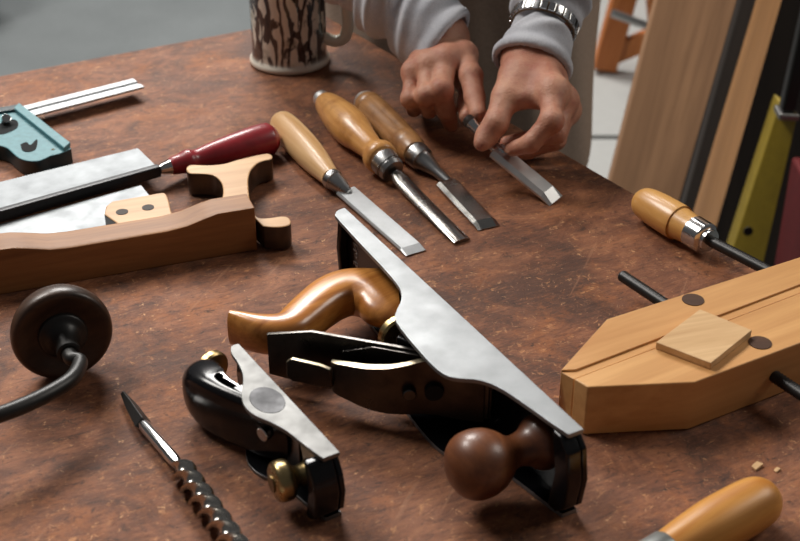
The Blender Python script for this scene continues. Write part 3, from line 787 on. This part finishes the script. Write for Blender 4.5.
tube(bm, [mc + hx * a + UP * b for a, b in pth], (.0072, .0062), 18, ref=hx.cross(UP)); obj('handle', bm, CREAM, T, ang=60)

# ------------------------------------------------------------------ small chips of wood on the bench
for (x, y, s), lab in (((757, 467, .0045), 'wood chip beside the cut-off chisel handle, the larger of two'), ((777, 470.5, .0028), 'tiny pale wood chip to the right of the larger chip')):
    p = at(x, y); bm = newbm(); Pf = frame(p, V((.8, .6, .1)), UP); prism(bm, [Pf(-s, -s * .6, .0002), Pf(s, -s * .5, .0002), Pf(s * .7, s * .7, .0002), Pf(-s * .8, s * .5, .0002)], (0, 0, s * .4))
    tag(obj('wood_chip', bm, CHW, loc=p, bevel=.0004, seg=1), lab, 'wood chip')

# ------------------------------------------------------------------ things beyond the bench
def lean(nm, px, y, top, th, mat, par=None, turn=0, **kw):
    """leaning plank: px = left edge (p,q) and right edge (p,q) lines at distance y, cut off along the floor"""
    (a, b), (c, e) = px
    def ext_(p, q, z, y):
        p, q = at_y(*p, y), at_y(*q, y); return p + (q - p) * ((z - p.z) / (q.z - p.z))
    z0 = kw.pop('z0', .0)
    pts = [ext_(a, b, z0, y + turn), ext_(c, e, z0, y), ext_(c, e, top, y), ext_(a, b, top, y + turn)]
    bm = newbm(); prism(bm, pts, (0, th, 0)); return obj(nm, bm, mat, par, loc=None if par else pts[0], bevel=.002, **kw)
PLANK = wood('plank_oak', lin(124, 90, 62), lin(172, 130, 94), (.16, 0, 1), 14, .6)
PLANK2 = wood('plank_grey', lin(34, 28, 24), lin(58, 48, 40), (.16, 0, 1), 18, .65)
PLANK3 = wood('plank_pine', lin(166, 118, 70), lin(204, 152, 98), (.16, 0, 1), 18, .55)
tag(lean('plank', (((657, 0), (612, 175)), ((737, 0), (681, 195))), 2.0, 1.75, .028, PLANK, turn=.14), 'wide tan plank standing beyond the bench, nearest the person', 'plank')
tag(lean('plank', (((741, 0), (688, 190)), ((764, 0), (708, 190))), 2.23, 1.65, .03, PLANK2, turn=.03), 'dark greyish plank between the wide tan plank and the narrow pine board', 'plank')
tag(lean('plank', (((762, 0), (705, 190)), ((782, 0), (727, 190))), 2.04, 1.70, .03, PLANK3, turn=.09), 'narrow pine board standing between the dark plank and the yellow tool', 'plank')
YEL = plain('yellow_paint', lin(146, 124, 30), .5, .05, 60, var=.1)
ly = lean('spirit_level', (((777, 112), (734, 245)), ((797, 118), (767, 248))), 1.92, at_y(786, 115, 1.92).z, .04, YEL, turn=.045)
T = ly; tag(ly, 'long yellow level standing on end at the right of the boards', 'level')
GREYC = metal('grey_cap', (.35, .34, .33), .4, .1)
c0 = at_y(786, 115, 1.94)
up_l = (at_y(797, 118, 1.92) - at_y(767, 248, 1.92)).normalized()
Pf = frame(c0, up_l, V((0, -1, 0)))
bm = newbm(); box(bm, Pf, -.002, .009, -.016, .016, -.019, .019); obj('end_cap', bm, GREYC, ly, bevel=.003)
bm = newbm(); box(bm, Pf, .009, .20, -.012, .012, -.012, .012); obj('black_grip', bm, BLACKIRON, ly, bevel=.005)
bm = newbm(); disc(bm, at_y(748, 231, 1.919), V((0, -1, 0)), .008, .002, 24); obj('hang_hole', bm, plain('hole_black', (.01, .01, .01), .7), ly)
bm = newbm(); prism(bm, [V((.605, 1.72, 0)), V((.80, 1.72, 0)), V((.80, 1.88, 0)), V((.605, 1.88, 0))], (0, 0, at_y(790, 205, 1.72).z))
tag(obj('crate', bm, plain('red_paint', lin(104, 10, 14), .8, .05, 50), loc=(.70, 1.8, 0), bevel=.006), 'dark red box standing behind the bench at the right', 'box')
bm = newbm(); prism(bm, [(.50, 2.45, 0), (2.6, 2.45, 0), (2.6, 2.5, 0), (.50, 2.5, 0)], (0, 0, 2.3))
tag(obj('wall_back', bm, wood('dark_wall', lin(30, 24, 20), lin(52, 42, 35), (0, 0, 1), 12, .7)), 'dark wooden partition behind the standing boards', 'wall', kind='structure')

# pale panels added to brighten this part of the floor
WHT = plain('bright_floor_panel', lin(170, 170, 167), .6, .05, 30, var=.03)
fz = -BZ + .018
for q, lab in (([(556, -14), (720, -14), (720, 135), (556, 135)], 'added pale panel brightening the floor under the orange sawhorse'), ([(556, 139), (720, 139), (720, 225), (556, 225)], 'added pale panel brightening the floor close behind the bench')):
    pts = [at(x, y, fz) for x, y in q]; bm = newbm(); prism(bm, pts, (0, 0, -.018))
    tag(obj('bright_floor_panel', bm, WHT, loc=pts[0], bevel=.002), lab, 'panel')
# orange sawhorse
OR = wood('orange_pine', lin(168, 92, 36), lin(206, 128, 66), (.3, 0, 1), 20, .5)
f1 = at(600, 72, fz); yS = f1.y
T = thing('sawhorse', 'orange wooden sawhorse standing on the floor behind the person', 'sawhorse', (f1.x + .2, yS, 0.018))
def beam(nm, a, b, w, t, ref=V((0, 1, 0))):
    Pb = frame(a, b - a, ref); bm = newbm(); box(bm, Pb, 0, (b - a).length, -w / 2, w / 2, -t / 2, t / 2); return obj(nm, bm, OR, T, bevel=.003)
apex = at_y(650, -95, yS); f2 = V((2 * apex.x - f1.x, yS, f1.z))
for dy in (0, .55):
    s = V((.0 if dy == 0 else .25, dy, 0))
    beam('leg', f1 + s + V((.01, 0, .012)), apex + s, .065, .045); beam('leg', f2 + s + V((-.01, 0, .012)), apex + s, .065, .045)
p0, p1 = at_y(608, 56, yS), at_y(652, 38, yS)
beam('stretcher', p0, p0 + (p1 - p0).normalized() * ((f2.x - f1.x) * .78), .055, .03)
beam('top_rail', apex + V((-.02, -.06, .03)), apex + V((.27, .62, .03)), .09, .06, UP)
GB = metal('grey_tube', (.42, .42, .41), .45, .05)
g0, g1 = at_y(612, 13, yS - .1), at_y(650, 27, yS - .1)
bm = newbm(); tube(bm, [g0, g0 + (g1 - g0) * 3.2], .011, 14); obj('cross_brace', bm, GB, T)
# dark bucket at the far left
bc = at(-38, 22, -BZ)
bm = newbm(); lathe(bm, smooth_prof([(0, .10), (.004, .108), (.16, .128), (.25, .14), (.254, .146), (.262, .146), (.262, .138), (.25, .134), (.02, .10), (.018, 0)], 3), bc, UP, 40)
tag(obj('bucket', bm, plain('black_plastic', (.012, .012, .013), .45), loc=bc, ang=50), 'black bucket on the grey floor at the far left', 'bucket')
# ------------------------------------------------------------------ the person
def A_(p): return np.array(p, np.float32)
PT = V((.080, 1.81, 0))
person = thing('person', 'person in grey sweatshirt and brown apron holding a chisel in both hands', 'person', PT)
def skin_mat():
    m = NT('skin'); o = m.obj()
    a = m.noise(o, 28, 4, .6); b = m.noise(o, 110, 3, .6); fine = m.noise(o, 420, 4, .7)
    c = m.ramp(a, [(.3, lin(170, 108, 86)), (.7, lin(208, 154, 126))])
    c = m.mix(m.ramp(b, [(.5, 0.0), (.72, .5)]), c, lin(172, 92, 78))
    m.l(c, m.b.inputs['Base Color']); m.set(Roughness=.48, Subsurface_Weight=.12, Subsurface_Scale=.006)
    m.b.inputs['Subsurface Radius'].default_value = (1, .35, .2)
    mx = m.n('ShaderNodeMath', operation='ADD'); m.l(fine, mx.inputs[0]); m.l(b, mx.inputs[1])
    m.bump(mx.outputs[0], .55, .0016)
    return m.m
SKIN = skin_mat()
WR, WL = at(440, 40, .085), at(533, 60, .092)                       # wrists
ER, EL = WR + V((-.170, .155, .135)), WL + V((.075, .195, .150))     # elbows
SR, SL = V((-.105, 1.70, 1.40)), V((.275, 1.70, 1.40))               # shoulders

def hand(palm, kp, fingers, lo, hi, wr, el, thumb, bumps=(), kf=.008):
    st = .0017
    P = grid(lo, hi, st)
    d = None
    for a, b, r1, r2 in palm:
        c = s_cap(P, a, b, r1, r2); d = c if d is None else smin(d, c, kp)
    fore = s_cap(P, wr, el, .0265, .040)
    d = smin(d, fore, .018)
    tot = d
    for ch in fingers:
        f = None
        for (a, r1), (b, r2) in zip(ch, ch[1:]):
            c = s_cap(P, a, b, r1, r2); f = c if f is None else smin(f, c, .0035)
        tot = np.minimum(tot, smin(d, f, kf))
    f = None
    for (a, r1), (b, r2) in zip(thumb, thumb[1:]):
        c = s_cap(P, a, b, r1, r2); f = c if f is None else smin(f, c, .006)
    t2 = smin(d, f, .012) if thumb else tot
    tot = np.minimum(tot, t2)
    for p, r, k in bumps: tot = smin(tot, np.linalg.norm(P - A_(p), axis=-1) - r, k)
    # skin folds and tendons: shallow surface relief
    return nets(P, tot, st)

# right hand: fingers pointing towards the bench, knuckles up
q = lambda x, y, z: at(x, y, z)
iM, iP, iD, iT = q(464, 56, .082), q(471, 76, .074), q(474.5, 97, .062), q(478, 114, .0555)
mM, mP, mD, mT = q(446, 61, .082), q(441.5, 90, .066), q(446, 110, .040), q(451, 124, .018)
rM, rP, rD, rT = q(429, 66, .076), q(426, 96, .058), q(429, 109, .034), q(434, 107, .014)
pM, pP, pD, pT = q(413, 72, .068), q(410.5, 99, .048), q(414, 109, .028), q(420, 106, .012)
palm = [(WR, iM, .024, .0120), (WR, mM, .025, .0125), (WR, rM, .025, .0120), (WR, pM, .024, .0110), (iM, mM, .0115, .012), (mM, rM, .012, .0115), (rM, pM, .0115, .0105),
        (WR + V((0, 0, -.012)), iM + V((0, 0, -.018)), .020, .012)]
fing = [[(iM, .0120), (iP, .0116), (iD, .0106), (iT, .0086)], [(mM, .0116), (mP, .0112), (mD, .0102), (mT, .0084)],
        [(rM, .0110), (rP, .0106), (rD, .0094), (rT, .0076)], [(pM, .0098), (pP, .0092), (pD, .0080), (pT, .0066)]]
thumbR = [(WR + V((.012, -.02, -.02)), .017), (q(470, 84, .050), .0125), (q(468, 104, .044), .0105), (q(467, 116, .046), .0085)]
bR = [(iP + V((0, -.001, .001)), .0106, .006), (mP + V((0, -.002, .002)), .0112, .006), (rP + V((0, -.002, .002)), .0106, .006), (pP + V((0, -.002, .002)), .0096, .006),
      (mM + V((0, 0, .003)), .0112, .010), (rM + V((0, 0, .003)), .0105, .010), (iM + V((0, 0, .003)), .0110, .010)]
allp = [WR, iM, iT, mT, rT, pT, pM]
lo = [min(p[i] for p in allp) - .035 for i in range(3)]; hi = [max(p[i] for p in allp) + .035 for i in range(3)]
hi[1] = WR.y + .05
HR = hand(palm, .010, fing, lo, hi, WR, ER, thumbR, bR, kf=.0055)
nailR = iT
# left hand: thumb over the blade, fingers curled beneath it
tC, tM, tI, tT = q(520, 76, .088), q(506, 97, .078), q(496, 123, .062), q(482, 143, .046)
im, ip, idd, it = q(553, 92, .088), q(551, 121, .074), q(531, 143, .054), q(513, 149, .042)
mm, mp, md, mt = q(563, 101, .066), q(556, 133, .050), q(530, 140, .038), q(507, 143, .034)
rm, rp_, rd, rt = q(566, 110, .046), q(556, 140, .032), q(528, 150, .022), q(500, 152, .022)
pm, pp, pd, pt = q(563, 116, .030), q(552, 141, .018), q(530, 150, .012), q(512, 152, .012)
palm = [(WL, im, .025, .0130), (WL, mm, .026, .0130), (WL, rm, .026, .0125), (WL, pm, .024, .0110), (im, mm, .0125, .0125), (mm, rm, .0125, .012), (rm, pm, .012, .011),
        (WL, tC, .023, .019), (tC, im, .015, .011), (tC, q(524, 98, .080), .014, .009), (q(509, 94, .076), q(545, 100, .080), .010, .009)]
fing = [[(im, .0118), (ip, .0108), (idd, .0094), (it, .0074)], [(mm, .0116), (mp, .0108), (md, .0094), (mt, .0074)],
        [(rm, .0110), (rp_, .0100), (rd, .0088), (rt, .0070)], [(pm, .0098), (pp, .0090), (pd, .0078), (pt, .0064)]]
thumbL = [(tC, .0175), (tM, .0138), (tI, .0116), (q(487, 136, .050), .0108), (tT, .0084)]
bL = [(im, .0128, .010), (ip + V((.001, 0, 0)), .0110, .006)]
allp = [WL, tT, im, it, mp, rp_, pt]
lo = [min(p[i] for p in allp) - .035 for i in range(3)]; hi = [max(p[i] for p in allp) + .035 for i in range(3)]; hi[1] = WL.y + .05
lo[2] = max(lo[2], BZ - .03)
HL = hand(palm, .011, fing, lo, hi, WL, EL, thumbL, bL)
# rest of the body
st = .011
P = grid((-.30, 1.34, -.02), (.52, 1.95, 1.82), st)
def body_sdf(P, arms=True, o=0.0):
    c = PT.x; y = PT.y
    d = smin(s_cap(P, (c - .055, y, 1.16), (c + .055, y, 1.16), .125, .125), s_cap(P, (c - .10, y - .04, 1.32), (c + .10, y - .04, 1.32), .105, .105), .08)
    d = smin(d, s_cap(P, (c - .06, y + .02, .95), (c + .06, y + .02, .95), .125, .125), .08)
    for s in (-1, 1):
        hipj = (c + s * .085, y + .02, .90); kn = (c + s * .10, y, .49); an = (c + s * .105, y + .04, .10)
        d = smin(d, smin(s_cap(P, hipj, kn, .092, .058), s_cap(P, kn, an, .060, .040), .03), .05)
        d = smin(d, s_cap(P, (c + s * .105, y + .05, .05), (c + s * .125, y - .13, .035), .042, .034), .02)
    if arms:
        for Sh, El, Wr in ((SR, ER, WR), (SL, EL, WL)):
            d = smin(d, smin(s_cap(P, Sh, El, .056, .044), s_cap(P, El, Wr, .043, .027), .02), .05)
        nk = (c, y - .07, 1.44)
        d = smin(d, s_cap(P, nk, (c, y - .12, 1.56), .056, .055), .03)
        d = smin(d, smin(s_cap(P, (c, y - .12, 1.68), (c, y - .155, 1.60), .088, .062), s_cap(P, (c, y - .13, 1.60), (c, y - .17, 1.545), .055, .035), .04), .02)
        d = smin(d, s_cap(P, (c, y - .222, 1.645), (c, y - .236, 1.607), .008, .014), .012)
        for s in (-1, 1):
            d = smin(d, s_cap(P, (c + s * .088, y - .12, 1.655), (c + s * .086, y - .125, 1.61), .014, .010), .008)
            d = smin(d, np.linalg.norm(P - A_((c + s * .033, y - .205, 1.648)), axis=-1) - .012, .006)
    return d - o
d = body_sdf(P)
B0 = nets(P, d, st)
body = sdf_obj('body', [B0, HR, HL], SKIN, person, 2)
# hair
P2 = P; c = PT.x
hr = np.maximum(s_cap(P, (c, PT.y - .115, 1.69), (c, PT.y - .10, 1.62), .101, .085), -((P[..., 1] - (PT.y - .17)) + (1.70 - P[..., 2]) * .8))
sdf_obj('hair', [nets(P, hr, st)], plain('brown_hair', (.05, .035, .025), .6, .3, 200), person)
# trousers, apron and shoes
legs = body_sdf(P, False) - .010
tr = np.maximum(np.maximum(legs, P[..., 2] - 1.0), .09 - P[..., 2])
sdf_obj('trousers', [nets(P, tr, st)], plain('dark_trousers', lin(62, 54, 48), .85, .3, 300), person)
shoe = np.maximum(body_sdf(P, False) - .012, P[..., 2] - .10); shoe = np.maximum(shoe, .004 - P[..., 2])
sdf_obj('shoe', [nets(P, np.where(P[..., 0] < c, shoe, .1), st)], plain('shoe_leather', lin(50, 38, 30), .5), person)
sdf_obj('shoe', [nets(P, np.where(P[..., 0] >= c, shoe, .1), st)], plain('shoe_leather', lin(50, 38, 30), .5), person)
hull = smin(s_cap(P, (c - .05, PT.y - .01, 1.30), (c - .075, PT.y, .62), .130, .118), s_cap(P, (c + .05, PT.y - .01, 1.30), (c + .075, PT.y, .62), .130, .118), .06)
hull = smin(hull, s_cap(P, (c - .065, PT.y + .01, .98), (c + .065, PT.y + .01, .98), .142, .142), .05)
fold = .004 * np.sin(P[..., 0] * 95 + 2 * np.sin(P[..., 2] * 9))
hull = hull + fold
ap = np.maximum(np.maximum(np.maximum(hull - .010, -(hull + .018)), P[..., 1] - (PT.y + .05)), np.maximum(P[..., 2] - 1.33, .50 - P[..., 2]))
APR = plain('apron_canvas', lin(166, 145, 128), .85, .35, 260)
sdf_obj('apron', [nets(P, ap, st)], APR, person)
# sweatshirt: torso and upper arms, then fine forearm sleeves with turned cuffs
def fabric():
    m = NT('grey_jersey'); o = m.obj()
    a = m.noise(o, 24, 4, .6); b = m.noise(o, 700, 3, .7)
    c_ = m.ramp(a, [(.3, lin(178, 180, 188)), (.7, lin(206, 207, 212))])
    c_ = m.mix(m.ramp(b, [(.35, .35), (.6, 0.0)]), c_, lin(140, 142, 150))
    m.l(c_, m.b.inputs['Base Color']); m.set(Roughness=.9, Sheen_Weight=.25); m.bump(b, .4, .0008)
    return m.m
JERSEY = fabric()
Pt = grid((-.30, 1.42, .92), (.50, 1.95, 1.52), .008)
d = body_sdf(Pt, False) - .014
for Sh, El, Wr in ((SR, ER, WR), (SL, EL, WL)): d = smin(d, s_cap(Pt, Sh, El, .070, .058), .05)
d = np.maximum(np.maximum(d, Pt[..., 2] - 1.47), 1.00 - Pt[..., 2])
for El, Wr in ((ER, WR), (EL, WL)):
    dd = A_((El - Wr).normalized()); d = np.maximum(d, -(((Pt - A_(Wr)) @ dd) - .16) if False else d)
pieces = [nets(Pt, d, .008)]
def sleeve(Wr, El, cuff, prof, seed, tilt):
    ax = (El - Wr).normalized(); L = (El - Wr).length
    lo = [min(Wr[i], El[i]) - .085 for i in range(3)]; hi = [max(Wr[i], El[i]) + .085 for i in range(3)]
    P = grid(lo, hi, .0028)
    rel = P - A_(Wr); t = rel @ A_(ax); rad = rel - t[..., None] * A_(ax)
    u, w = perp(ax); ang = np.arctan2(rad @ A_(w), rad @ A_(u)); rr = np.linalg.norm(rad, axis=-1)
    R_ = np.interp(t, [p[0] for p in prof], [p[1] for p in prof])
    ph = t / .034 * 2 * PI + 1.5 * np.sin(ang * 2 + seed) + .9 * np.sin(ang + 2 * seed)
    env = np.clip((t - cuff - .018) / .03, 0, 1)
    R_ = R_ + env * np.clip((L - .03 - t) / .08, .15, 1) * (.0048 * np.sin(ph * .62) + .0032 * np.sin(ph * 1.45 + 3 * ang))
    tc = t - rad @ A_(tilt)
    # turned hem: a thicker roll at the cuff
    R_ = R_ + .0030 * np.exp(-((tc - cuff - .006) / .006) ** 2) - .0012 * np.exp(-((tc - cuff - .018) / .003) ** 2)
    d = rr - R_
    d = np.maximum(d, -(rr - (R_ - .0075))) if True else d
    d = np.maximum(d, cuff - tc); d = np.maximum(d, t - L - .03)
    return nets(P, d * .8, .0028)
pieces.append(sleeve(WR + V((-.003, 0, 0)), ER, -.014, [(-.05, .0415), (.03, .0440), (.07, .050), (.16, .058), (.30, .066)], 1.0, (.30, 0, 0)))
pieces.append(sleeve(WL, EL, -.008, [(-.03, .0415), (.000, .0400), (.02, .0355), (.045, .0305), (.065, .036), (.14, .050), (.30, .062)], 2.4, (0, 0, 0)))
sdf_obj('sweatshirt', pieces, JERSEY, person, 2)
# fingernails
def nail(tip, prev, upv, r):
    d = (tip - prev).normalized(); n = (upv - d * upv.dot(d)).normalized(); s = d.cross(n); bm = newbm()
    bmesh.ops.create_icosphere(bm, subdivisions=3, radius=1)
    for v in bm.verts: x, y, z_ = v.co; v.co = tip + d * (x * r * .85 + .001) + s * y * r * .72 + n * (z_ * r * .28 + r * .80)
    return obj('fingernail', bm, plain('nail', lin(196, 142, 118), .3, 0, 80, coat=.3), person, ang=80)
nail(iT, iD, V((0, -.55, .85)), .0068)
nail(it, idd, V((.1, -.75, .65)), .0066)
nail(mT, mD, V((0, -.85, .5)), .0068)
# wristwatch on the sleeve of the left arm
ax = (EL - WL).normalized(); wc = WL + ax * .045
T = thing('wristwatch', 'steel link watch band fastened over the grey left sleeve', 'wristwatch', wc)
u, w = perp(ax); axw = (ax + u * .0).normalized()
bm = newbm(); n = 40; prof = [(-.0055, .0318), (-.0055, .0336), (.0055, .0336), (.0055, .0318)]
rows = []
for k in range(n):
    a = 2 * PI * k / n; dr = u * math.cos(a) + w * math.sin(a); rows.append([bm.verts.new(wc + ax * t + dr * r) for t, r in prof])
for k in range(n):
    A, B = rows[k], rows[(k + 1) % n]
    for j in range(4): bm.faces.new((A[j], A[(j + 1) % 4], B[(j + 1) % 4], B[j]))
obj('strap', bm, plain('tan_leather', lin(120, 92, 62), .55, .2, 300), T)
for k in range(26):
    a = 2 * PI * k / 26; dr = u * math.cos(a) + w * math.sin(a); tg = -u * math.sin(a) + w * math.cos(a)
    Pl = frame(wc + dr * .0333, tg, dr); bm = newbm(); box(bm, Pl, -.0036, .0036, -.0052, .0052, 0, .0028); obj('link', bm, BRIGHT, T, bevel=.0009, seg=2)
print('PROJ', [tuple(round(c) for c in proj(p)) for p in (WR, ER, WL, EL, SR, SL)], tuple(round(v, 3) for v in WR), tuple(round(v, 3) for v in WL))
